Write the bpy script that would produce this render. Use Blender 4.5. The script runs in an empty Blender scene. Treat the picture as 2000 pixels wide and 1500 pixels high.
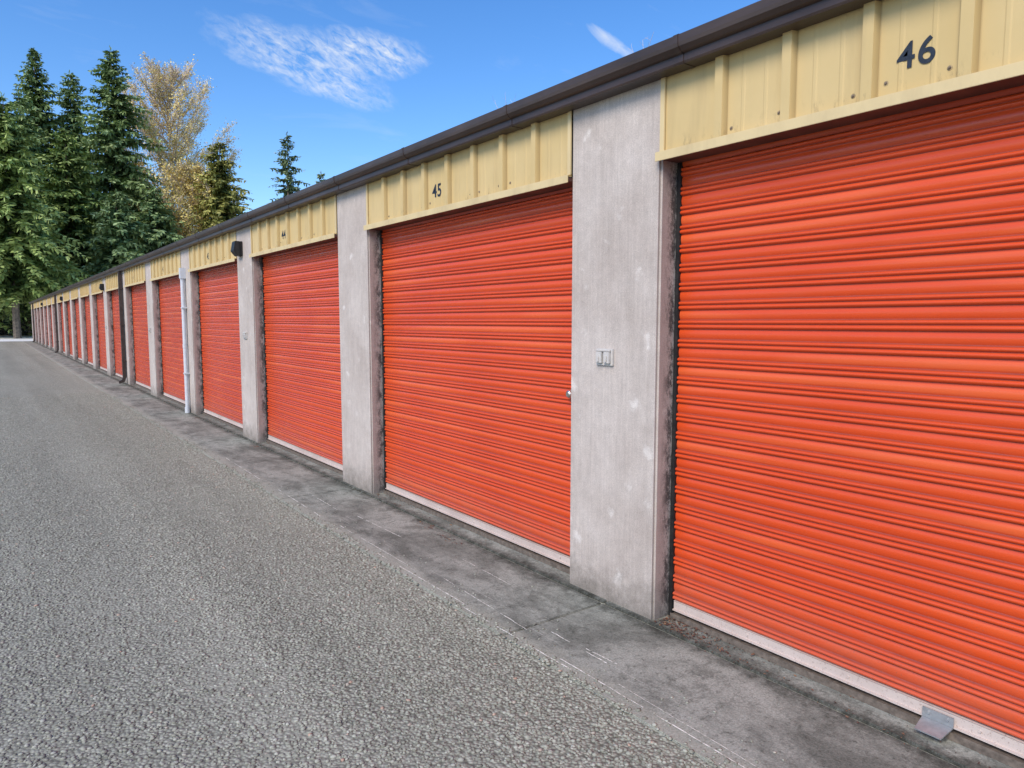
import bpy, bmesh, math, random
import numpy as np
from mathutils import Vector, Matrix
random.seed(7); np.random.seed(7)
R=math.radians
scene=bpy.context.scene
col=scene.collection
scene.view_settings.view_transform='Standard'
scene.view_settings.look='None'
scene.view_settings.exposure=0

# ------------------------------------------------------------------ materials
class M:
    def __init__(s,name):
        s.m=bpy.data.materials.new(name); s.m.use_nodes=True
        s.n=s.m.node_tree.nodes; s.l=s.m.node_tree.links
        s.b=s.n['Principled BSDF']; s._p=None
    def link(s,a,b): s.l.new(a,b)
    def pos(s):
        if s._p is None: s._p=s.n.new('ShaderNodeNewGeometry').outputs['Position']
        return s._p
    def map(s,scale=(1,1,1),loc=(0,0,0)):
        k=s.n.new('ShaderNodeMapping'); k.inputs['Scale'].default_value=scale; k.inputs['Location'].default_value=loc
        s.link(s.pos(),k.inputs['Vector']); return k.outputs[0]
    def noise(s,scale,detail=4,rough=.55,vec=None,dist=0):
        k=s.n.new('ShaderNodeTexNoise'); k.inputs['Scale'].default_value=scale
        k.inputs['Detail'].default_value=detail; k.inputs['Roughness'].default_value=rough
        k.inputs['Distortion'].default_value=dist
        s.link(vec if vec else s.pos(),k.inputs['Vector']); return k.outputs[0]
    def vor(s,scale,feat='F1',vec=None,out='Distance'):
        k=s.n.new('ShaderNodeTexVoronoi'); k.feature=feat; k.inputs['Scale'].default_value=scale
        s.link(vec if vec else s.pos(),k.inputs['Vector']); return k.outputs[out]
    def ramp(s,fac,stops):
        k=s.n.new('ShaderNodeValToRGB'); e=k.color_ramp.elements
        while len(e)<len(stops): e.new(.5)
        for i,(p,c) in enumerate(stops):
            e[i].position=p; e[i].color=(c,c,c,1) if isinstance(c,(int,float)) else (*c,1)
        s.link(fac,k.inputs[0]); return k.outputs[0]
    def mix(s,fac,a,b,mode='MIX'):
        k=s.n.new('ShaderNodeMixRGB'); k.blend_type=mode
        for i,v in enumerate((fac,a,b)):
            if isinstance(v,(int,float)): k.inputs[i].default_value=v if i==0 else (v,v,v,1)
            elif isinstance(v,tuple): k.inputs[i].default_value=(*v,1)
            else: s.link(v,k.inputs[i])
        return k.outputs[0]
    def math(s,op,a,b=0,clamp=False):
        k=s.n.new('ShaderNodeMath'); k.operation=op; k.use_clamp=clamp
        for i,v in enumerate((a,b)):
            if isinstance(v,(int,float)): k.inputs[i].default_value=v
            else: s.link(v,k.inputs[i])
        return k.outputs[0]
    def sep(s):
        k=s.n.new('ShaderNodeSeparateXYZ'); s.link(s.pos(),k.inputs[0]); return k.outputs
    def attr(s,name):
        k=s.n.new('ShaderNodeAttribute'); k.attribute_name=name; return k.outputs['Fac']
    def color(s,c):
        if isinstance(c,tuple): s.b.inputs['Base Color'].default_value=(*c,1)
        else: s.link(c,s.b.inputs['Base Color'])
    def rough(s,v):
        if isinstance(v,(int,float)): s.b.inputs['Roughness'].default_value=v
        else: s.link(v,s.b.inputs['Roughness'])
    def spec(s,v): s.b.inputs['Specular IOR Level'].default_value=v
    def bump(s,h,strength=.5,dist=.01):
        k=s.n.new('ShaderNodeBump'); k.inputs['Strength'].default_value=strength; k.inputs['Distance'].default_value=dist
        s.link(h,k.inputs['Height']); s.link(k.outputs[0],s.b.inputs['Normal'])

def lanes(g):
    return g.ramp(g.noise(1.0,3,.5,vec=g.map((2.0,.05,1))),[(.38,.90),(.62,1.05)])
g=M('gravel')
v1=g.vor(70); vc=g.vor(70,out='Color')
big=g.noise(.35,3)
stone=g.ramp(vc,[(0,(.22,.217,.177)),(.3,(.31,.31,.253)),(.6,(.39,.39,.32)),(.9,(.46,.457,.38)),(1,(.48,.41,.33))])
stone=g.mix(g.ramp(v1,[(.40,0),(.85,.85)]),stone,(.12,.118,.093))
fine=g.ramp(g.noise(110,4,.8),[(.3,(.22,.218,.178)),(.7,(.45,.447,.37))])
pt=g.ramp(g.noise(.9,4,.55,vec=g.map((1.6,.3,1))),[(.42,0),(.68,.5)])
c=g.mix(pt,stone,fine)
c=g.mix(1,c,g.ramp(big,[(.3,.96),(.7,1.05)]),'MULTIPLY')
c=g.mix(1,c,g.ramp(g.noise(9,5,.75),[(.3,.88),(.7,1.10)]),'MULTIPLY')
c=g.mix(1,c,lanes(g),'MULTIPLY')
g.color(c); g.rough(.95); g.spec(.05)
hh=g.mix(pt,g.ramp(v1,[(0,1),(.8,0)]),g.noise(160,3,.7))
g.bump(hh,.7,.01)
GRAVEL=g.m
g=M('loose_stone')
t=g.attr('tint')
c=g.ramp(t,[(0,(.23,.227,.185)),(.4,(.315,.313,.257)),(.8,(.39,.388,.32)),(.985,(.45,.445,.38)),(1,(.50,.34,.26))])
c=g.mix(1,c,g.ramp(g.noise(220,3),[(.3,.85),(.7,1.12)]),'MULTIPLY')
c=g.mix(1,c,lanes(g),'MULTIPLY')
g.color(c); g.rough(.95); g.spec(.05); STONE=g.m

# apron concrete (stained)
g=M('stained_concrete')
n1=g.noise(2.1,9,.74,vec=g.map((1.5,.7,1)),dist=.4)
n2=g.noise(6,10,.82,dist=.3); n3=g.noise(110,3,.8); n4=g.noise(28,7,.8)
c=g.ramp(n1,[(.38,(.16,.165,.142)),(.46,(.23,.236,.205)),(.55,(.32,.327,.285)),(.70,(.39,.395,.348))])
c=g.mix(g.ramp(n2,[(.50,0),(.60,.6)]),c,(.115,.118,.100))
c=g.mix(g.ramp(n4,[(.55,0),(.62,.6)]),c,(.07,.071,.060))
xx=g.sep()[0]
edge=g.math('MULTIPLY',g.ramp(g.math('ADD',g.math('MULTIPLY',g.math('SUBTRACT',xx,1.81),2.4),g.math('MULTIPLY',g.noise(5,7,.75),.7)),[(.48,1),(.68,0)]),.7)
c=g.mix(edge,c,(.37,.37,.31))
scr=g.ramp(g.noise(30,3,.6,vec=g.map((3,.06,1))),[(.64,0),(.69,.5)])
scr=g.math('MULTIPLY',scr,g.ramp(g.math('SUBTRACT',xx,1.81),[(.15,1),(.4,.1)]))
c=g.mix(scr,c,(.58,.57,.52))
jt=g.ramp(g.math('ADD',g.math('ABSOLUTE',g.math('SUBTRACT',xx,2.44)),g.math('MULTIPLY',g.noise(9,9,.8),.34)),[(.155,.9),(.25,0)])
c=g.mix(jt,c,(.045,.045,.037))
c=g.mix(1,c,g.ramp(n3,[(.3,.66),(.7,1.3)]),'MULTIPLY')
g.color(c); g.rough(.95); g.spec(.05)
g.bump(g.mix(.5,n3,n4),.6,.006); APRON=g.m
g=M('chalk'); 
c=g.mix(g.ramp(g.noise(45,4,.7),[(.42,0),(.55,1)]),(.38,.38,.33),(.84,.83,.77)); g.color(c); g.rough(.95); CHALK=g.m
g=M('pale_concrete'); c=g.mix(g.noise(.7,5),(.72,.69,.64),(.84,.81,.77)); g.color(c); g.rough(.9); PALE=g.m  # roadway concrete, its sunlit brightness put into the near-white colour

# pillar concrete
def pillar_mat(name,dark):
    g=M(name)
    z=g.sep()[2]
    broom=g.noise(70,3,.6,vec=g.map((1,1,.05)))
    cl=g.noise(1.8,8,.66); fine=g.noise(170,2,.8); mid=g.noise(19,6,.75)
    base=g.mix(g.ramp(cl,[(.34,0),(.66,1)]),(.47,.40,.355),(.60,.53,.48))
    base=g.mix(1,base,g.ramp(broom,[(.3,.92),(.7,1.06)]),'MULTIPLY')
    base=g.mix(1,base,g.ramp(mid,[(.3,.90),(.7,1.07)]),'MULTIPLY')
    wob=g.n.new('ShaderNodeTexNoise'); wob.inputs['Scale'].default_value=12; wob.inputs['Detail'].default_value=6
    g.link(g.pos(),wob.inputs['Vector'])
    wv=g.mix(.12,g.pos(),wob.outputs['Color'],'ADD')
    spots=g.ramp(g.math('ADD',g.vor(4.8,vec=wv),g.math('MULTIPLY',mid,.45)),[(.28,1),(.41,0)])
    base=g.mix(g.math('MULTIPLY',spots,.7),base,(.77,.71,.66))
    st=g.ramp(g.math('ADD',g.math('MULTIPLY',z,1.5),g.math('MULTIPLY',g.noise(10,8,.8),.8)),[(.34,.85),(.72,0)])
    base=g.mix(st,base,(.17,.15,.125))
    streak=g.ramp(g.noise(6,5,.65,vec=g.map((1,1,.2))),[(.53,0),(.78,.4)])
    base=g.mix(streak,base,(.36,.305,.265))
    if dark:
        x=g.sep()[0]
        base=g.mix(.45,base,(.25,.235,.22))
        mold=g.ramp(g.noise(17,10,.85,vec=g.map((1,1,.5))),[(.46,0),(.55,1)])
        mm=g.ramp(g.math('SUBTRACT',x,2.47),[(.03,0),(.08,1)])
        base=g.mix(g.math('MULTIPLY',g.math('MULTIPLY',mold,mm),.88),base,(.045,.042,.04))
    base=g.mix(1,base,g.ramp(fine,[(.3,.82),(.7,1.14)]),'MULTIPLY')
    g.color(base); g.rough(.95); g.spec(.05)
    g.bump(g.mix(.5,broom,fine),.35,.004)
    return g.m
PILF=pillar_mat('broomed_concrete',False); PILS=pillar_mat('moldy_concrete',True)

# door paint
g=M('orange_door_paint')
n=g.noise(1.1,4,.5); s2=g.noise(14,5,.6,vec=g.map((1,.25,2)))
c=g.mix(g.ramp(n,[(.35,0),(.7,1)]),(.66,.068,.012),(.72,.086,.017))
c=g.mix(g.ramp(s2,[(.55,0),(.8,.18)]),c,(.60,.13,.06))
z=g.sep()[2]; t=g.attr('tint')
refl=g.ramp(g.noise(1.0,2,.4,vec=g.map((1,.7,7))),[(.52,0),(.62,.3)])
refl=g.math('MULTIPLY',refl,g.attr('flat'))
c=g.mix(refl,c,(.90,.20,.06))  # bright reflections on the flat slats, painted in as paler orange patches
low=g.ramp(g.math('ADD',z,g.math('MULTIPLY',g.noise(9,6,.7),.35)),[(.22,.5),(.5,0)])
c=g.mix(low,c,(.52,.14,.08))
sp=g.ramp(g.noise(130,3,.8),[(.60,0),(.68,.7)])
sp=g.math('MULTIPLY',sp,g.ramp(z,[(.1,1),(.7,.12)]))
c=g.mix(sp,c,(.26,.10,.07))
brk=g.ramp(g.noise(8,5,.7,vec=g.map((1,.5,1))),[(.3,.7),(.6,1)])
c=g.mix(g.math('MULTIPLY',g.math('MULTIPLY',t,.8),brk),c,(.16,.048,.042))  # shadow lines in the slat grooves, painted in as a darker tint
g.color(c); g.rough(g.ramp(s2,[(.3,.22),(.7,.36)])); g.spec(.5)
g.bump(g.noise(3,3,.5,vec=g.map((1,.6,3))),.12,.01)
DOOR=g.m
g=M('bottom_rail_paint')
c=g.mix(g.ramp(g.noise(120,4,.75),[(.57,0),(.66,.8)]),(.60,.50,.45),(.30,.21,.18))
c=g.mix(g.ramp(g.noise(3,5),[(.4,0),(.7,.6)]),c,(.42,.32,.28)); g.color(c); g.rough(.7); RAIL=g.m
def simple(name,c1,c2,scale=20,rough=.6,metal=0,spec=.4,bump=0):
    g=M(name); n=g.noise(scale,5,.65)
    g.color(g.mix(g.ramp(n,[(.35,0),(.65,1)]),c1,c2)); g.rough(rough); g.spec(spec); g.b.inputs['Metallic'].default_value=metal
    if bump: g.bump(n,bump,.004)
    return g.m
g=M('yellow_metal')
st=g.noise(8,5,.65,vec=g.map((1,1,.12))); z=g.sep()[2]
c=g.mix(g.ramp(g.noise(1.8,5),[(.3,0),(.7,1)]),(.58,.43,.195),(.66,.50,.25))
c=g.mix(g.ramp(st,[(.52,0),(.76,.45)]),c,(.41,.30,.15))
gr=g.math('MULTIPLY',g.ramp(g.noise(20,7,.78,vec=g.map((1,1,.35))),[(.55,0),(.68,.75)]),g.ramp(g.math('SUBTRACT',z,2.14),[(.02,1),(.10,.0)]))
c=g.mix(gr,c,(.16,.12,.075))
c=g.mix(g.math('MULTIPLY',g.attr('tint'),.6),c,(.30,.21,.10))
g.color(c); g.rough(.6); g.spec(.25); g.bump(g.noise(12,3),.12,.004); YEL=g.m
g=M('yellow_trim')
c=g.mix(g.ramp(g.noise(6,5,.65,vec=g.map((1,1,.3))),[(.45,0),(.78,.6)]),(.68,.53,.28),(.43,.32,.165)); g.color(c); g.rough(.55); YTRIM=g.m
g=M('brown_gutter_paint')
c=g.mix(g.ramp(g.noise(5,6,.65,vec=g.map((1,.3,1))),[(.35,0),(.7,1)]),(.038,.023,.018),(.080,.052,.042)); g.color(c); g.rough(.42); g.spec(.5); GUT=g.m
BROWN=simple('brown_metal',(.04,.027,.022),(.07,.05,.042),8,.55)
SOFF=simple('soffit_metal',(.10,.045,.035),(.16,.07,.05),9,.6)
BLACK=simple('black_metal',(.012,.012,.013),(.03,.028,.028),20,.5)
GREY=simple('galvanized_metal',(.33,.34,.35),(.45,.46,.47),30,.45,.5)
BOXG=simple('grey_box_paint',(.50,.47,.44),(.62,.58,.54),40,.5)
PVC=simple('grey_plastic_pipe',(.56,.58,.62),(.66,.68,.72),10,.4)
RUST=simple('rusty_steel',(.10,.08,.065),(.2,.16,.13),40,.8)
CHROME=simple('polished_metal',(.5,.46,.4),(.65,.6,.55),40,.35,1)
INK=simple('dark_number_paint',(.010,.018,.032),(.022,.032,.05),60,.6)
ROOF=simple('roof_metal',(.10,.07,.06),(.15,.11,.09),2,.5)
WALL=simple('grey_block_wall',(.30,.27,.25),(.38,.35,.33),3,.9)
GLASS=simple('lamp_lens',(.12,.12,.12),(.2,.2,.2),40,.15)
STAIN=simple('stain_mark',(.20,.15,.09),(.5,.38,.2),60,.7)
LEAFL=M('litter'); t=LEAFL.attr('tint'); LEAFL.color(LEAFL.ramp(t,[(0,(.05,.025,.018)),(.6,(.16,.07,.045)),(1,(.26,.14,.07))])); LEAFL.rough(.9); LITTER=LEAFL.m
def foliage(name,stops):
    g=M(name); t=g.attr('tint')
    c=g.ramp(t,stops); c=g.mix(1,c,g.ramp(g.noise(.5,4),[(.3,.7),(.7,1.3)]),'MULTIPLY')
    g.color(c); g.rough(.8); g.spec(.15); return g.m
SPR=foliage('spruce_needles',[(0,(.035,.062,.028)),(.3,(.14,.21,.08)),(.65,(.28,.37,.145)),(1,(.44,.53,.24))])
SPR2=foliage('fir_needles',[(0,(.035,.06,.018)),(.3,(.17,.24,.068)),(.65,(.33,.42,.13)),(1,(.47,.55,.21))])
SPR4=foliage('yellowing_needles',[(0,(.05,.06,.015)),(.3,(.20,.21,.05)),(.65,(.38,.36,.10)),(1,(.52,.47,.17))])
SPR3=foliage('distant_needles',[(0,(.06,.09,.05)),(.4,(.16,.22,.11)),(1,(.34,.40,.22))])
YLF=foliage('yellow_leaves',[(0,(.50,.37,.09)),(.5,(.78,.61,.19)),(1,(.88,.76,.36))])
TWIG=foliage('pale_twigs',[(0,(.52,.40,.31)),(1,(.82,.69,.58))])
BUSH=foliage('undergrowth_leaves',[(0,(.004,.007,.004)),(.6,(.020,.036,.015)),(1,(.06,.08,.03))])
BARK=simple('conifer_bark',(.12,.095,.075),(.28,.22,.17),6,.95)
PBARK=simple('pale_bark',(.34,.28,.24),(.58,.50,.43),6,.9)
WIRE=simple('fence_wire',(.16,.16,.16),(.24,.24,.24),10,.6)

# ------------------------------------------------------------------ mesh helpers
class Geo:
    def __init__(s): s.v=[]; s.f=[]; s.mi=[]; s.t=[]
    def box(s,x0,x1,y0,y1,z0,z1,m=0):
        b=len(s.v)
        s.v+= [(x,y,z) for x in (x0,x1) for y in (y0,y1) for z in (z0,z1)]
        for q in ((0,1,3,2),(4,6,7,5),(0,4,5,1),(2,3,7,6),(0,2,6,4),(1,5,7,3)):
            s.f.append(tuple(b+i for i in q)); s.mi.append(m)
    def quad(s,pts,m=0,t=None):
        b=len(s.v); s.v+=[tuple(p) for p in pts]; s.f.append(tuple(range(b,b+len(pts)))); s.mi.append(m)
        if t is not None:
            if isinstance(t,(list,tuple)): s.t+=list(t)
            else: s.t+= [t]*len(pts)
    def tube(s,p0,p1,r0,r1,n=6,m=0,t=None,cap=True):
        p0=Vector(p0);p1=Vector(p1); d=(p1-p0).normalized()
        a=d.orthogonal().normalized(); c=d.cross(a); b=len(s.v)
        for p,r in ((p0,r0),(p1,r1)):
            for i in range(n):
                w=2*math.pi*i/n; s.v.append(tuple(p+a*math.cos(w)*r+c*math.sin(w)*r))
                if t is not None: s.t.append(t)
        for i in range(n):
            j=(i+1)%n; s.f.append((b+i,b+j,b+n+j,b+n+i)); s.mi.append(m)
        if cap:
            s.f.append(tuple(b+i for i in range(n))[::-1]); s.mi.append(m)
            s.f.append(tuple(b+n+i for i in range(n))); s.mi.append(m)
    def extrude(s,prof,y0,y1,closed=True,m=0,cap=True):
        b=len(s.v); n=len(prof)
        for y in (y0,y1): s.v+=[(x,y,z) for x,z in prof]
        for i in range(n if closed else n-1):
            j=(i+1)%n; s.f.append((b+i,b+j,b+n+j,b+n+i)); s.mi.append(m)
        if closed and cap:
            s.f.append(tuple(b+i for i in range(n))[::-1]); s.mi.append(m)
            s.f.append(tuple(b+n+i for i in range(n))); s.mi.append(m)
    def mesh(s,name,mats,smooth=False,fix=True,bevel=0):
        me=bpy.data.meshes.new(name); me.from_pydata(s.v,[],s.f)
        for m in mats: me.materials.append(m)
        me.polygons.foreach_set('material_index',s.mi)
        if s.t and len(s.t)==len(s.v):
            a=me.attributes.new('tint','FLOAT','POINT'); a.data.foreach_set('value',s.t)
        if smooth: me.polygons.foreach_set('use_smooth',[True]*len(s.f))
        if fix or bevel:
            bm=bmesh.new(); bm.from_mesh(me)
            if fix: bmesh.ops.recalc_face_normals(bm,faces=bm.faces)
            if bevel: bmesh.ops.bevel(bm,geom=bm.edges[:],offset=bevel,segments=2,affect='EDGES',clamp_overlap=True)
            bm.to_mesh(me); bm.free()
        me.update(); return me
def obj(name,me,parent=None,loc=(0,0,0),**props):
    o=bpy.data.objects.new(name,me); col.objects.link(o); o.location=loc
    if parent: o.parent=parent
    for k,v in props.items(): o[k]=v
    return o

# ------------------------------------------------------------------ dimensions
D=2.47; PIT=3.05; PW=.61; DW=PIT-PW; Y0=2.223
XD=2.59; HB=2.14
K0,K1=-1,18
def Yr(k): return Y0+PIT*k
YS=Yr(K0)-DW-PW; YE=Yr(K1)+PW

# ------------------------------------------------------------------ ground
ZG=-.008
G=Geo(); G.quad([(-400,-300,ZG),(400,-300,ZG),(400,500,ZG),(-400,500,ZG)])
obj('ground',G.mesh('ground',[GRAVEL],fix=False),kind='structure',label='flat grey gravel driveway with packed chippings',category='ground')
G=Geo()
k=K0-1
while k<=K1:
    a=Yr(k)+PW/2+.006; b=Yr(k+1)+PW/2-.006
    if k==K1: b=YE+.6
    G.box(1.81,2.431,a,b,-.12,0); G.box(2.443,2.66,a,b,-.12,.004)
    k+=1
apm=G.mesh('pavement',[APRON,CHALK],bevel=.004)
G=Geo()
for (x,ya,yb,w) in [(1.835,.35,1.35,.004),(1.86,.5,1.05,.004),(1.90,1.0,1.9,.003),(2.0,2.05,2.42,.006),(2.03,2.02,2.2,.005),(1.93,2.5,3.3,.004),(1.86,2.9,3.9,.005),(1.90,3.6,4.6,.004),(2.12,4.1,4.75,.006),(1.88,4.9,5.9,.006),(2.05,5.0,5.6,.005),(1.9,6.4,7.6,.006),(2.2,3.0,3.5,.003),(1.87,1.25,2.2,.005),(1.95,.6,1.0,.003),(1.845,2.1,2.9,.005)]:
    n=14; dx=random.uniform(-.03,.03)
    for i in range(n):
        if random.random()<.2: continue
        u=i/n; u2=(i+1)/n; o1=random.uniform(-.001,.001); ww=w*random.uniform(.6,1.2)
        G.quad([(x+dx*u+o1,ya+(yb-ya)*u,.0025),(x+dx*u+ww+o1,ya+(yb-ya)*u,.0025),(x+dx*u2+ww+o1,ya+(yb-ya)*u2,.0025),(x+dx*u2+o1,ya+(yb-ya)*u2,.0025)],1)
bm=bmesh.new(); bm.from_mesh(apm); m2=G.mesh('tmp',[APRON,CHALK],fix=False); bm.from_mesh(m2); bm.to_mesh(apm); bm.free()
obj('pavement',apm,kind='structure',label='weathered stained concrete apron in front of the storage doors',category='pavement')
G=Geo(); G.quad([(-30,YE+.7,-.003),(60,YE+.7,-.003),(60,78,-.003),(-30,78,-.003)])
obj('road',G.mesh('road',[PALE],fix=False),kind='structure',label='pale concrete roadway past the end of the building',category='road')

ico=bmesh.new(); bmesh.ops.create_icosphere(ico,subdivisions=1,radius=1)
iv=np.array([v.co[:] for v in ico.verts]); ifc=np.array([[v.index for v in f.verts] for f in ico.faces]); ico.free()
def stones(name,P,S,**props):
    n=len(P); nv=len(iv)
    jit=1+np.random.uniform(-.25,.25,(n,nv,1))
    sc=np.stack([S*np.random.uniform(.7,1.3,n),S*np.random.uniform(.7,1.3,n),S*np.random.uniform(.38,.6,n)],1)
    V=iv[None]*jit*sc[:,None,:]
    a=np.random.uniform(0,6.283,n); ca,sa=np.cos(a),np.sin(a)
    x=V[:,:,0]*ca[:,None]-V[:,:,1]*sa[:,None]; y=V[:,:,0]*sa[:,None]+V[:,:,1]*ca[:,None]
    tl=np.random.uniform(-.35,.35,n); z=V[:,:,2]+x*tl[:,None]*.6
    V=np.stack([x,y,z],2)+P[:,None,:]
    F=(ifc[None]+(np.arange(n)*nv)[:,None,None]).reshape(-1,3)
    me=bpy.data.meshes.new(name); me.vertices.add(n*nv); me.vertices.foreach_set('co',V.reshape(-1))
    nf=len(F); me.loops.add(nf*3); me.polygons.add(nf)
    me.loops.foreach_set('vertex_index',F.reshape(-1).astype(np.int32))
    me.polygons.foreach_set('loop_start',(np.arange(nf)*3).astype(np.int32))
    me.polygons.foreach_set('loop_total',np.full(nf,3,dtype=np.int32))
    me.update(calc_edges=True)
    at=me.attributes.new('tint','FLOAT','POINT'); at.data.foreach_set('value',np.repeat(np.random.rand(n),nv).astype(np.float32))
    me.materials.append(STONE); return obj(name,me,**props)
N=66000
yy=.3+np.random.rand(N)**1.9*16.0; xx=-0.4+np.random.rand(N)*2.28
keep=xx<1.84+.03*np.sin(yy*3.1)+.012*np.sin(yy*11)+.022*np.random.randn(N)
tr=np.exp(-((xx-.55)/.22)**2)*np.clip((yy-1.2)/3,0,1)*.6
keep&=np.random.rand(N)>tr
xx,yy=xx[keep],yy[keep]
S=np.random.uniform(.0045,.0100,len(xx))
zz=ZG+S*.12; zz=np.where(xx>1.8,S*.3,zz)
ns=620; xs=1.83+np.abs(np.random.randn(ns))*.13; ys=.3+np.random.rand(ns)**1.3*12; xs=np.clip(xs,1.8,2.42); Ss=np.random.uniform(.002,.0065,ns)
P=np.stack([np.r_[xx,xs],np.r_[yy,ys],np.r_[zz,Ss*.4]],1)
stones('gravel',P,np.r_[S,Ss],kind='stuff',label='loose grey gravel chippings over the driveway',category='gravel')

# leaf litter along the thresholds
G=Geo()
def flake(x,y,z,s):
    a=random.uniform(0,6.28); t=random.random(); h=random.uniform(0,s*.6)
    dx,dy=math.cos(a)*s,math.sin(a)*s
    G.quad([(x-dx,y-dy,z),(x+dy*.4,y-dx*.4,z+h),(x+dx,y+dy,z+h*.6),(x-dy*.4,y+dx*.4,z)],0,t)
for k in range(-1,7):
    nn=420 if k==0 else 110
    for i in range(nn):
        y=Yr(k)-.02-abs(random.gauss(0,.22 if k==0 else .7)); 
        if y<Yr(k)-DW+.02: continue
        flake(random.uniform(2.46,2.575)-abs(random.gauss(0,.01)),y,.006+random.random()*.006,random.uniform(.003,.010))
for i in range(150): flake(random.uniform(2.40,2.56),random.uniform(.4,2.1),.007,random.uniform(.002,.007))
for (cx,cy) in [(2.35,3.9),(2.37,4.25),(2.40,10.9),(2.38,8.1)]:
    for i in range(40): flake(random.gauss(cx,.03),random.gauss(cy,.07),.004,random.uniform(.004,.012))
obj('leaf_litter',G.mesh('leaf_litter',[LITTER],fix=False),kind='stuff',label='reddish brown dry leaf litter along the door sills',category='leaves')

# ------------------------------------------------------------------ building
B=obj('storage_building',None,label='long single-storey self storage building with orange roll-up doors',category='building')
B.empty_display_size=1
G=Geo(); G.box(2.66,8.4,YS+.02,YE-.02,-.05,2.52)
obj('wall',G.mesh('wall',[WALL]),B)
G=Geo(); G.extrude([(2.41,2.612),(5.5,2.86),(8.7,2.612),(8.7,2.57),(5.5,2.82),(2.41,2.57)],YS-.05,YE+.08)
obj('roof',G.mesh('roof',[ROOF]),B)
G=Geo(); G.box(2.468,2.66,YS,YE,2.521,2.568)
obj('fascia',G.mesh('fascia',[BROWN]),B)
GZ=.022
def lift(pr): return [(x,z+GZ*(1-(z-2.46)/.14)) for x,z in pr]
prof=lift([(2.466,2.60),(2.466,2.468),(2.392,2.468),(2.388,2.478),(2.388,2.512),(2.370,2.520),(2.354,2.538),(2.351,2.556),(2.349,2.590),(2.356,2.596),(2.366,2.596),(2.366,2.584),(2.36,2.584),(2.36,2.555),(2.395,2.515),(2.398,2.477),(2.458,2.477),(2.458,2.60)])
G=Geo(); G.extrude(prof,YS-.03,YE+.05)
y=2.05-1.2*5
while y<YE:
    G.extrude(lift([(2.465,2.4655),(2.391,2.4655),(2.3850,2.477),(2.3850,2.510),(2.368,2.518),(2.3515,2.536),(2.3480,2.555),(2.3460,2.592),(2.355,2.5985),(2.369,2.5985),(2.369,2.596),(2.357,2.596),(2.3500,2.589),(2.3520,2.556),(2.3555,2.5385),(2.3715,2.5205),(2.3890,2.5125),(2.3890,2.4775),(2.3925,2.4675),(2.465,2.4675)]),y-.012,y+.012)
    y+=1.2
obj('gutter',G.mesh('gutter',[GUT]),B)

G=Geo(); G.box(D,2.659,0,PW,-.02,2.52)
pm=G.mesh('pillar',[PILF,PILS],bevel=.012)
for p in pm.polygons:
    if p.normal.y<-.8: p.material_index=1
for k in range(K0-1,K1+1):
    obj('pillar',pm,B,(0,Yr(k),0))

# door curtain
NP=24; ZB=.088; ZT=2.16; per=(ZT-ZB)/NP
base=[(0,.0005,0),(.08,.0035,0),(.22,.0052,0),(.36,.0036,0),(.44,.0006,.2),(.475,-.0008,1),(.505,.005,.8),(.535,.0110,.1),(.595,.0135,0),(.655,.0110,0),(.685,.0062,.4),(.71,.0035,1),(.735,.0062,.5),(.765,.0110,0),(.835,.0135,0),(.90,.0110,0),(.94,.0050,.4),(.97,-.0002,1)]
vv=[];tt=[]
for i in range(NP):
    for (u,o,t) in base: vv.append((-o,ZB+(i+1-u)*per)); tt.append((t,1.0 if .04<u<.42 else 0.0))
pts=sorted(zip(vv,tt),key=lambda q:q[0][1])
L=DW-.05; segs=14
V=[];F=[];T=[];FL=[]
for j in range(segs+1):
    for (x,z),t in pts:
        V.append((x,-.025-L*j/segs,z)); T.append(t[0]); FL.append(t[1])
n=len(pts)
for j in range(segs):
    for i in range(n-1):
        F.append((j*n+i,j*n+i+1,(j+1)*n+i+1,(j+1)*n+i))
dm=bpy.data.meshes.new('door'); dm.from_pydata(V,[],F); dm.materials.append(DOOR)
a=dm.attributes.new('tint','FLOAT','POINT'); a.data.foreach_set('value',T)
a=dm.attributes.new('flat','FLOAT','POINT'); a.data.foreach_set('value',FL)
dm.polygons.foreach_set('use_smooth',[True]*len(F)); dm.update()
def dented(k):
    rnd=random.Random(k); me=dm.copy(); me.name='door'
    co=np.empty(len(me.vertices)*3); me.vertices.foreach_get('co',co); co=co.reshape(-1,3)
    s=0
    for _ in range(5):
        s=s+rnd.uniform(.0003,.0009)*np.sin(co[:,1]*rnd.uniform(1.2,5)+co[:,2]*rnd.uniform(-9,9)+rnd.uniform(0,6))
    co[:,0]+=s; co[:,2]+=.003*np.sin(co[:,1]*rnd.uniform(.8,1.6)+rnd.uniform(0,6))
    me.vertices.foreach_set('co',co.reshape(-1)); me.update(); return me
G=Geo(); G.extrude([(-.020,.042),(-.020,.048),(-.010,.048),(-.010,.084),(-.013,.088),(.004,.089),(.004,.042)],-DW+.032,-.032)
for y in np.arange(-DW+.2,-.1,.45): G.tube((-.010,y,.066),(-.014,y,.066),.006,.005,8)
rm=G.mesh('bottom_rail',[RAIL])
G=Geo(); G.box(-.03,.02,-DW+.03,-.03,.0045,.026); G.box(-.033,-.0305,-DW+.03,-.03,.0045,.032)
sm=G.mesh('sill',[RUST])
G=Geo(); G.box(-.015,.06,0,.022,.005,2.137)
tm=G.mesh('track',[BLACK],bevel=.002)
G=Geo(); yc=-1.215
G.quad([(-.0205,yc-.05,.046),(-.0205,yc+.05,.046),(-.098,yc+.042,.030),(-.098,yc-.042,.030)]); G.quad([(-.0205,yc-.05,.041),(-.098,yc-.042,.026),(-.098,yc+.042,.026),(-.0205,yc+.05,.041)])
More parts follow.
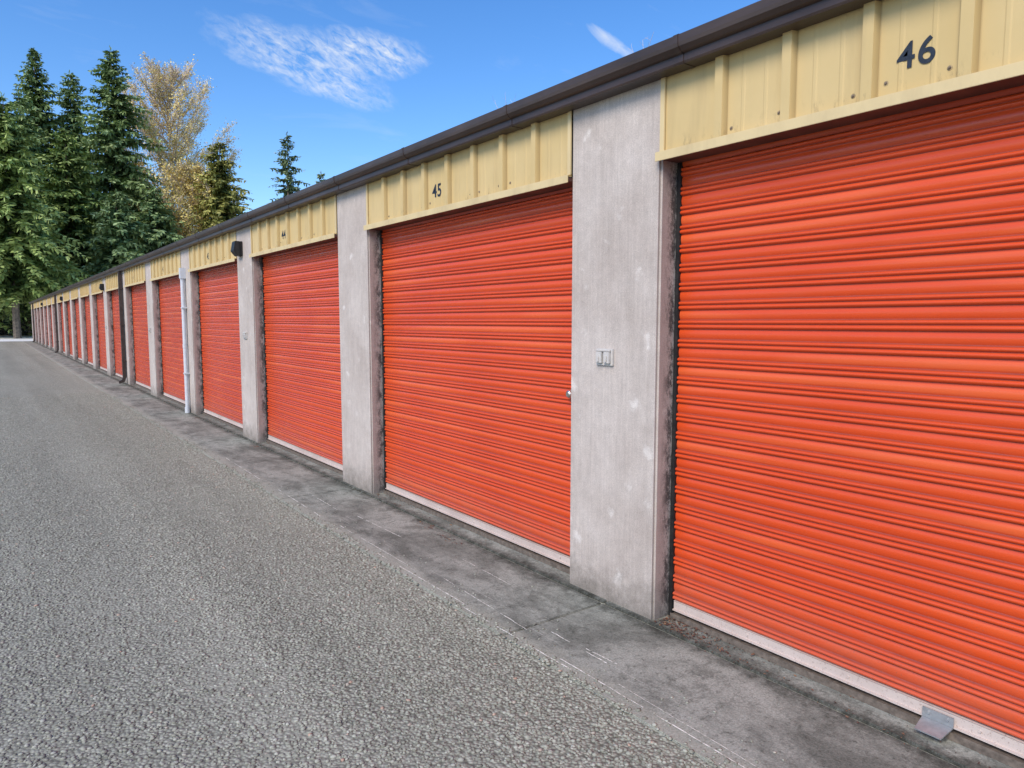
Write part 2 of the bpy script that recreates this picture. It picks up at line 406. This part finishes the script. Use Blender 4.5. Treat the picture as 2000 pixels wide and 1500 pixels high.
G.quad([(-.098,yc-.042,.030),(-.098,yc+.042,.030),(-.098,yc+.042,.026),(-.098,yc-.042,.026)]); G.quad([(-.0205,yc-.05,.046),(-.098,yc-.042,.030),(-.098,yc-.042,.026),(-.0205,yc-.05,.041)])
G.box(-.0245,-.0205,yc-.05,yc+.05,.046,.080)
G.tube((-.0245,yc-.03,.066),(-.029,yc-.03,.066),.007,.006,8); G.tube((-.0245,yc+.03,.066),(-.029,yc+.03,.066),.007,.006,8)
lm=G.mesh('latch',[GREY])
G=Geo(); yh=-DW+.10
G.tube((-.008,yh,1.02),(-.016,yh,1.02),.026,.024,16); G.tube((-.016,yh,1.02),(-.032,yh,1.02),.009,.009,10); G.tube((-.032,yh,1.02),(-.044,yh,1.02),.018,.021,14);G.tube((-.044,yh,1.02),(-.050,yh,1.02),.021,.012,14)
hm=G.mesh('handle',[CHROME])
for k in range(K0,K1+1):
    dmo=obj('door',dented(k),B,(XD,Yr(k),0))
    obj('bottom_rail',rm,dmo); obj('sill',sm,dmo)
    obj('track',tm,dmo,(0,-.023,0)); obj('track',tm,dmo,(0,-DW+.001,0))
    if k==0: obj('latch',lm,dmo)
    if k<=8: obj('handle',hm,dmo)

# header with ribs
G=Geo()
ribs=[-.32-.305*j for j in range(8) if -.32-.305*j>-DW+.05]
pp=[(0,0,0),(-.012,0,0)]
RD=.026
for c in ribs:
    pp+=[(c+.034,0,.0),(c+.028,0,1),(c+.019,-RD,0),(c-.019,-RD,0),(c-.028,0,1),(c-.034,0,0)]
    for q in (.305/3,.305*2/3):
        e=c-q
        if e>-DW+.03: pp+=[(e+.010,0,0),(e+.005,-.002,0),(e-.005,-.002,0),(e-.010,0,0)]
pp+=[(-DW,0,0)]
XH=2.472-XD
for (y1,x1,t1),(y2,x2,t2) in zip(pp[:-1],pp[1:]):
    G.quad([(XH+x1,y1,2.165),(XH+x2,y2,2.165),(XH+x2,y2,2.52),(XH+x1,y1,2.52)],0,(t1,t2,t2,t1))
rb=random.Random(3)
for c in ribs:
    for s in (-1,1):
        if rb.random()<.6:
            y=c+s*.05+rb.uniform(-.01,.01); z=2.195+rb.uniform(-.006,.02)
            G.tube((XH,y,z),(XH-.001,y,z),.009,.008,10,2,t=0.); G.tube((XH-.001,y,z),(XH-.005,y,z),.0052,.003,8,3,t=0.)
hme=G.mesh('header_panel',[YEL,YTRIM,STAIN,RUST],fix=False)
G=Geo()
G.box(XH-.034,XH-.030,-DW-.008,.010,2.128,2.168,0)
G.box(XH-.0295,XH+.0,-DW-.003,.003,2.160,2.1645,0)
G.box(XH-.012,XH-.003,-.022,.004,2.17,2.49,0); G.box(XH-.012,XH-.003,-DW-.004,-DW+.022,2.17,2.49,0)
tme=G.mesh('trim',[YTRIM],bevel=.0012)
G=Geo(); G.box(XH-.029,.0655,-DW+.001,-.001,2.138,2.158,0)
sfm=G.mesh('soffit',[SOFF])
def textmesh(s,size):
    cu=bpy.data.curves.new('t','FONT'); cu.body=s; cu.size=size; cu.align_x='CENTER'; cu.align_y='CENTER'; cu.extrude=.0003; cu.offset=.0015; cu.space_character=1.08
    to=bpy.data.objects.new('t',cu); col.objects.link(to)
    dg=bpy.context.evaluated_depsgraph_get(); dg.update()
    me=bpy.data.meshes.new_from_object(to.evaluated_get(dg)); bpy.data.objects.remove(to)
    for v in me.vertices:
        x,y,z=v.co; v.co=(-z,-x,y)
    me.materials.clear(); me.materials.append(INK); me.name='unit_number'; return me
for k in range(K0,K1+1):
    h=obj('header_panel',hme,B,(XD,Yr(k),0))
    obj('trim',tme,h); obj('soffit',sfm,h)
    if k>=0: obj('unit_number',textmesh(str(46-k),.118),h,(XH-.0028,-1.080,2.282),label='painted unit number %d'%(46-k))

G=Geo()
G.box(-.012,0,-.058,.058,-.042,.042,0); 
for s in (-1,1):
    G.box(-.026,-.012,s*.027-.020,s*.027+.020,-.030,.026,1)
    G.box(-.031,-.026,s*.027-.006,s*.027+.006,-.024,.008,1)
G.tube((-.019,-.05,.032),(-.019,.05,.032),.006,.006,8,1)
om=G.mesh('electrical_outlet',[BOXG,BOXG],bevel=.002)
for k in (0,2,4,6,8): obj('electrical_outlet',om,B,(D,Yr(k)+.34,1.242))
G=Geo()
G.box(-.03,0,-.07,.07,-.085,.085,0)
G.extrude([(-.03,.085),(-.03,-.085),(-.06,-.085),(-.105,-.03),(-.085,.085)],-.068,.068,m=0)
lam=G.mesh('wall_lamp',[BLACK],bevel=.005)
G=Geo(); G.quad([(-.058,-.055,-.0865),(-.033,-.055,-.0865),(-.033,.055,-.0865),(-.058,.055,-.0865)])
len_=G.mesh('lens',[GLASS],fix=False)
for k in (2,6,10,14):
    w=obj('wall_lamp',lam,B,(D,Yr(k)+.42,2.26)); obj('lens',len_,w)
G=Geo()
G.box(-.085,-.015,-.045,.045,.16,2.42,0)
G.extrude([(-.085,.16),(-.015,.16),(-.06,.05),(-.16,.015),(-.17,.07),(-.105,.10)],-.0449,.0449)
G.extrude([(-.085,2.42),(-.015,2.42),(-.022,2.484),(-.078,2.484)],-.0448,.0448)
for z in (.5,1.3,2.1): G.box(-.088,0,-.06,.06,z,z+.03,0)
dsm=G.mesh('downspout',[BROWN],bevel=.003)
for k in (-1,5,11,17): obj('downspout',dsm,B,(D,Yr(k)+.37,0))
G=Geo()
G.tube((-.045,0,.02),(-.045,0,2.06),.028,.028,14); G.tube((-.045,0,0),(-.045,0,.09),.038,.036,14)
G.tube((-.045,0,1.0),(-.045,0,1.06),.032,.032,14)
G.box(-.078,0,-.045,.045,2.05,2.21)
for z in (.6,1.6): G.box(-.075,0,-.045,.045,z,z+.02)
cm=G.mesh('conduit_pipe',[PVC]); 
obj('conduit_pipe',cm,B,(D,Yr(3)+.34,0),label='pale grey plastic riser pipe with junction box')

def weed(x,y,z,h,seed,lab):
    rnd=random.Random(seed); G=Geo()
    for i in range(3):
        p=Vector((x,y+rnd.uniform(-.02,.02),z)); dirv=Vector((rnd.uniform(-.3,.3),rnd.uniform(-.7,.7),1)).normalized()
        for s in range(5):
            q=p+dirv*h/5; G.tube(p,q,.0007,.0005,4,t=rnd.random()); 
            if s>1:
                sd=Vector((rnd.uniform(-1,1),rnd.uniform(-1,1),.6)).normalized()*h*.18
                G.tube(q,q+sd,.0005,.0004,3,t=rnd.random())
            p=q; dirv=(dirv+Vector((0,rnd.uniform(-.2,.2),0))).normalized()
    obj('weed',G.mesh('weed',[TWIG]),label=lab,category='plant',group='dry weeds growing from the gutter')
weed(2.41,2.28,2.53,.16,1,'thin dry weed sprouting from the brown gutter')
weed(2.41,3.33,2.53,.15,2,'thin dry weed sprouting from the brown gutter')

# ------------------------------------------------------------------ trees
def conifer(x,y,H,Rm,base,seed,mat=None,lab='tall dark green spruce tree beyond the storage building',dens=1.0,tip=.0,droop=.5):
    rnd=random.Random(seed); mat=mat or SPR
    T=obj('spruce_tree',None,None,(x,y,-.02),label=lab,category='tree',group='conifers beyond the lot')
    G=Geo(); p=Vector((0,0,0)); nseg=8; r=H*.011+.06
    for i in range(nseg):
        q=Vector((rnd.uniform(-.06,.06),rnd.uniform(-.06,.06),H*(i+1)/nseg*.985))
        G.tube(p,q,r*(1-i/nseg)+.02,r*(1-(i+1)/nseg)+.02,7); p=q
    obj('trunk',G.mesh('trunk',[BARK]),T)
    G=Geo(); z=base
    lob=[rnd.uniform(0,6.28) for _ in range(3)]
    while z<H-.1:
        f=(z-base)/(H-base)
        env=Rm*min(1,(1-f)**.68)*(min(1,.6+f*5))
        nb=max(4,int((8.5-3*f)*dens))
        gust=rnd.uniform(.78,1.1)
        for b in range(nb):
            az=rnd.uniform(0,6.283)
            Lb=env*gust*rnd.uniform(.5,1.1)*(1+.16*math.sin(az*2+lob[0]+z*.4)+.12*math.sin(az*3+lob[1]+z*.8))+.18
            o=Vector((math.cos(az),math.sin(az),0)); s=Vector((-o.y,o.x,0))
            rise=.45*f-.05+rnd.uniform(-.12,.12); dr=droop*(1-.5*f)
            ns=max(2,int(Lb/.34))
            shade=rnd.uniform(-.18,.18)
            for i in range(ns+1):
                t=(i+.6)/(ns+1)
                P=o*(t*Lb)+Vector((0,0,z+rise*t*Lb-dr*t*t*Lb+.12*Lb*max(0,t-.8)))
                sl=(.34+.40*(1-t))*(.5+.5*min(1,Lb/2.2))*rnd.uniform(.8,1.4)
                for side in (-1,1,0,2):
                    if side==0: dv=(o*1.0+Vector((0,0,rnd.uniform(-.5,.2)))+s*rnd.uniform(-.3,.3))
                    elif side==2:
                        if rnd.random()<.25: continue
                        dv=(o*rnd.uniform(-.1,.4)+s*rnd.uniform(-.5,.5)+Vector((0,0,-1)))
                    else: dv=(o*rnd.uniform(.4,.9)+s*side+Vector((0,0,rnd.uniform(-.85,-.05))))
                    dv=dv.normalized()*sl
                    wv=dv.cross(Vector((rnd.uniform(-.8,.8),rnd.uniform(-.8,.8),1))).normalized()*sl*rnd.uniform(.18,.28)
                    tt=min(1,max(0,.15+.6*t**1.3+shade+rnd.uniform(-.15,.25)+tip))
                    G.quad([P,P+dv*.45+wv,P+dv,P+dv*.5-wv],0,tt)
        z+=rnd.uniform(.22,.38)*(1 if H>15 else .8)
    for i in range(6):
        a=rnd.uniform(0,6.28); P=Vector((0,0,H-.6+.1*i)); dv=Vector((math.cos(a)*.2,math.sin(a)*.2,.35)); wv=Vector((-math.sin(a),math.cos(a),0))*.05
        G.quad([P,P+dv*.5+wv,P+dv,P+dv*.5-wv],0,.6)
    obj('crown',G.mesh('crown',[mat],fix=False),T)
ld='tall spruce tree with drooping boughs beside the wire fence'
conifer(1.9,67.8,18.5,6.2,3.6,11,SPR2,'broad fir tree with bright drooping boughs and bare lower trunk',1.15,.0)
conifer(-3.2,73,19.5,6.4,3.0,12,SPR2,ld,1.0,-.04)
conifer(5.1,85.7,27.8,7.0,2.5,13,SPR)
conifer(8.3,88.2,27.0,7.4,2.5,14,SPR,tip=.08)
conifer(10.9,79.1,27.2,7.8,2.0,15,SPR,dens=1.1)
conifer(6.5,76.0,18.5,6.6,2.0,16,SPR2,tip=-.05)
conifer(13.9,88,19.0,6.4,2,17,SPR)
conifer(13.0,72.5,13.5,6.2,1.5,18,SPR,tip=.04)
conifer(9.6,70.5,12.5,5.4,1.5,28,SPR,tip=.02)
conifer(3.4,80,22,6.2,2,29,SPR,tip=.03)
conifer(1.2,86,24,6.6,2,19,SPR)
conifer(18.9,73.1,18.5,6.2,2,20,SPR4,'pointed conifer with yellowing boughs behind the building',1.2,-.08)
conifer(27.6,79,21.8,4.3,2,21,SPR3,'slender spruce tree rising above the roof line',.7)
conifer(31.0,78,17.9,3.2,2,22,SPR3,'slender spruce tree rising above the roof line',.7)
conifer(17.0,82,12.0,5.0,1.5,23,SPR)
conifer(-7.5,82,22,6.4,2,25,SPR)

def broadleaf(x,y,H,W,seed,lab,leafn,base=.18,leafmat=None,bias=.93,nb=64):
    rnd=random.Random(seed)
    T=obj('birch_tree',None,None,(x,y,-.02),label=lab,category='tree')
    G=Geo(); C=Geo(); pts=[]
    p=Vector((0,0,0)); path=[p]
    for i in range(10):
        p=Vector((rnd.uniform(-.15,.15)*i*.3,rnd.uniform(-.15,.15)*i*.3,H*.93*(i+1)/10)); path.append(p)
    for i in range(10):
        G.tube(path[i],path[i+1],.30*(1-i/10.5),.30*(1-(i+1)/10.5),7)
    def at(f):
        f=f*10; i=min(9,int(f)); return path[i].lerp(path[i+1],f-i)
    for b in range(nb):
        f=base+(1-base)*((b+.5)/nb)
        P=at(f); az=b*2.4+rnd.uniform(-.4,.4)
        g=(f-base)/(1-base)
        L=W*.5*(math.sin(math.pi*min(1,.20+g*.76))**.75)*rnd.uniform(.85,1.2)*1.3
        up=rnd.uniform(.6,1.2)
        dv=Vector((math.cos(az),math.sin(az),up)).normalized()
        n=7; q=P
        for s in range(n):
            dv=(dv+Vector((rnd.uniform(-.12,.12),rnd.uniform(-.12,.12),.05))).normalized()
            q2=q+dv*L/n; rr=.07*(1-s/n)+.012
            G.tube(q,q2,rr,.07*(1-(s+1)/n)+.012,4,cap=False)
            for tw in range(6 if s>0 else 2):
                sd=(dv*.9+Vector((rnd.uniform(-1,1),rnd.uniform(-1,1),rnd.uniform(-.3,.8)))).normalized()
                l1=rnd.uniform(.5,1.3)*(1.15-.5*s/n)*H/28; a=q.lerp(q2,rnd.random()); e=a+sd*l1
                C.tube(a,e,.014,.009,3,1,rnd.random(),cap=False)
                for t2 in range(5):
                    a2=a.lerp(e,rnd.uniform(.25,1)); s2=(sd+Vector((rnd.uniform(-.9,.9),rnd.uniform(-.9,.9),rnd.uniform(-.4,.8)))).normalized()
                    e2=a2+s2*rnd.uniform(.25,.65); C.tube(a2,e2,.012,.008,3,1,rnd.random(),cap=False); pts.append((e2,g)); pts.append((a2,g))
            q=q2
    for i in range(leafn):
        e,g=rnd.choice(pts)
        if rnd.random()<g*bias: continue
        P=e+Vector((rnd.gauss(0,.2),rnd.gauss(0,.2),rnd.gauss(0,.2)))
        s=rnd.uniform(.06,.125)
        a=Vector((rnd.uniform(-1,1),rnd.uniform(-1,1),rnd.uniform(-1,1))).normalized(); b=a.orthogonal().normalized()*s*.7; a=a*s
        C.quad([P-a,P+b,P+a,P-b],0,rnd.random())
    obj('trunk',G.mesh('trunk',[PBARK],fix=False),T)
    obj('crown',C.mesh('crown',[leafmat or YLF,TWIG],fix=False),T)
broadleaf(17.0,85.1,28.8,12.8,31,'tall nearly bare pale birch with sparse yellow leaves',90000,nb=80,bias=.9)
broadleaf(17.6,76.0,16.2,9.0,32,'small yellow-leaved birch among the conifers',40000,bias=.35,nb=50)
rnd=random.Random(5); G=Geo()
for i in range(16000):
    x=rnd.uniform(-22,45); y=84+rnd.gauss(0,1.6)+x*.05; h=2.6+1.3*math.sin(x*.7)+.8*math.sin(x*1.9+1)
    P=Vector((x,y,rnd.uniform(0,max(1,h))))
    a=Vector((rnd.uniform(-1,1),rnd.uniform(-1,1),rnd.uniform(-1,1))).normalized()*rnd.uniform(.15,.4); b=a.orthogonal().normalized()*.18
    G.quad([P-a,P+b,P+a,P-b],0,rnd.random())
obj('undergrowth',G.mesh('undergrowth',[BUSH],fix=False),kind='stuff',label='dark woodland undergrowth beneath the conifers',category='undergrowth')
G=Geo()
for i in range(26000):
    x=rnd.uniform(-70,90); y=112+rnd.gauss(0,3); h=9+3.5*math.sin(x*.23)+2*math.sin(x*.9+1)+1.5*math.sin(x*2.3)
    P=Vector((x,y,rnd.random()**.8*h))
    a=Vector((rnd.uniform(-1,1),rnd.uniform(-1,1),rnd.uniform(-1,1))).normalized()*rnd.uniform(.3,.8); b=a.orthogonal().normalized()*.35
    G.quad([P-a,P+b,P+a,P-b],0,rnd.random())
obj('distant_wood',G.mesh('distant_wood',[BUSH],fix=False),kind='stuff',label='far-off dark wood behind the lot',category='wood')
F_=obj('chain_link_fence',None,None,(0,78.3,0),label='chain-link fence with steel posts at the edge of the lot',category='fence')
G=Geo(); G.tube((0,0,-.05),(0,0,2.25),.035,.035,8); pme=G.mesh('post',[WIRE])
for i in range(13): obj('post',pme,F_,(-16+i*3,0,0))
G=Geo(); G.tube((-16,0,2.2),(20,0,2.2),.024,.024,6); obj('rail',G.mesh('rail',[WIRE]),F_)
G=Geo(); x=-18.0
while x<20:
    for s in (1,-1):
        xa,xb=(x,x+2.15); za,zb=(.03,2.18) if s==1 else (2.18,.03)
        if xa>=-16 and xb<=20:
            G.quad([(xa-.005,.01*s,za),(xa+.005,.01*s,za),(xb+.005,.01*s,zb),(xb-.005,.01*s,zb)])
    x+=.12
obj('mesh_panel',G.mesh('mesh_panel',[WIRE],fix=False),F_)

# ------------------------------------------------------------------ light
SUN_AZ,SUN_EL=-112,42
su=bpy.data.lights.new('sun','SUN'); su.energy=3.5; su.angle=R(30); su.color=(1,.895,.75)
so=bpy.data.objects.new('sun',su); col.objects.link(so)
sd=Vector((math.cos(R(SUN_EL))*math.sin(R(SUN_AZ)),math.cos(R(SUN_EL))*math.cos(R(SUN_AZ)),math.sin(R(SUN_EL))))
so.rotation_euler=sd.to_track_quat('Z','Y').to_euler()
w=bpy.data.worlds.new('World'); scene.world=w; w.use_nodes=True
nt=w.node_tree; nn=nt.nodes; ll=nt.links; bg=nn['Background']
sky=nn.new('ShaderNodeTexSky'); sky.sky_type='NISHITA'; sky.sun_disc=False; sky.sun_elevation=R(SUN_EL); sky.sun_rotation=R(SUN_AZ)
sky.air_density=1.0; sky.dust_density=.3; sky.ozone_density=3.2
tc=nn.new('ShaderNodeTexCoord'); sp=nn.new('ShaderNodeSeparateXYZ'); ll.new(tc.outputs['Generated'],sp.inputs[0])
def mt(op,a,b=0,clamp=False):
    k=nn.new('ShaderNodeMath'); k.operation=op; k.use_clamp=clamp
    for i,v in enumerate((a,b)):
        if isinstance(v,(int,float)): k.inputs[i].default_value=v
        else: ll.new(v,k.inputs[i])
    return k.outputs[0]
ysafe=mt('MAXIMUM',sp.outputs[1],.05)
U=mt('DIVIDE',sp.outputs[0],ysafe); Vv=mt('DIVIDE',sp.outputs[2],ysafe)
def nz(sx,sy,scale,detail,rough,dist=0,off=0,rot=0):
    c=nn.new('ShaderNodeCombineXYZ'); ll.new(mt('MULTIPLY',U,sx),c.inputs[0]); ll.new(mt('ADD',mt('MULTIPLY',Vv,sy),mt('MULTIPLY',U,rot)),c.inputs[1]); c.inputs[2].default_value=off
    k=nn.new('ShaderNodeTexNoise'); k.inputs['Scale'].default_value=scale; k.inputs['Detail'].default_value=detail; k.inputs['Roughness'].default_value=rough; k.inputs['Distortion'].default_value=dist
    ll.new(c.outputs[0],k.inputs['Vector']); return k.outputs[0]
def ell(cu,cv,ru,rv,tilt):
    du=mt('SUBTRACT',U,cu); dv=mt('SUBTRACT',mt('SUBTRACT',Vv,cv),mt('MULTIPLY',du,tilt))
    a=mt('POWER',mt('ABSOLUTE',mt('DIVIDE',du,ru)),2); b=mt('POWER',mt('ABSOLUTE',mt('DIVIDE',dv,rv)),2)
    return mt('SUBTRACT',1,mt('ADD',a,b))
nbig=nz(1,1.6,11,5,.6,.5); nfine=nz(1,1.7,62,4,.62,.7,3,.5); nmid=nz(.8,2.4,22,5,.62,.8,7,.6)
reg=mt('ADD',mt('MAXIMUM',mt('MAXIMUM',ell(.448,.386,.138,.038,.14),ell(.38,.357,.135,.040,-.16)),-1.3),mt('MULTIPLY',mt('SUBTRACT',nbig,.5),1.9))
reg=mt('MULTIPLY',mt('ADD',reg,.10),.62,True)
tex=mt('MULTIPLY',mt('SUBTRACT',mt('ADD',mt('MULTIPLY',nfine,1.1),mt('MULTIPLY',nmid,1.05)),.84),1.9,True)
c1=mt('MULTIPLY',mt('MULTIPLY',reg,tex),1.1,True)
reg2=mt('MULTIPLY',mt('ADD',ell(.975,.515,.075,.016,-.22),mt('MULTIPLY',mt('SUBTRACT',nmid,.5),2.2)),.42,True)
nw=nz(.6,2.5,9,5,.6,.5,11)
c3=mt('MULTIPLY',mt('SUBTRACT',nw,.60),.5,True)
cl=mt('MAXIMUM',mt('MAXIMUM',c1,reg2),c3)
hs=nn.new('ShaderNodeHueSaturation'); hs.inputs['Hue'].default_value=.507; hs.inputs['Saturation'].default_value=1.27; hs.inputs['Value'].default_value=1.42; ll.new(sky.outputs[0],hs.inputs['Color'])
mx=nn.new('ShaderNodeMixRGB'); ll.new(cl,mx.inputs[0]); ll.new(hs.outputs[0],mx.inputs[1]); mx.inputs[2].default_value=(6.0,6.3,6.7,1)
ll.new(mx.outputs[0],bg.inputs['Color']); bg.inputs['Strength'].default_value=.15

# ------------------------------------------------------------------ camera
cd=bpy.data.cameras.new('camera'); cd.sensor_width=36; cd.lens=1387/2000*36; cd.clip_end=2000; cd.clip_start=.02
co=bpy.data.objects.new('camera',cd); col.objects.link(co); co.location=(0,0,1.425)
co.rotation_euler=(R(90-5.15),0,R(-36.41)); scene.camera=co
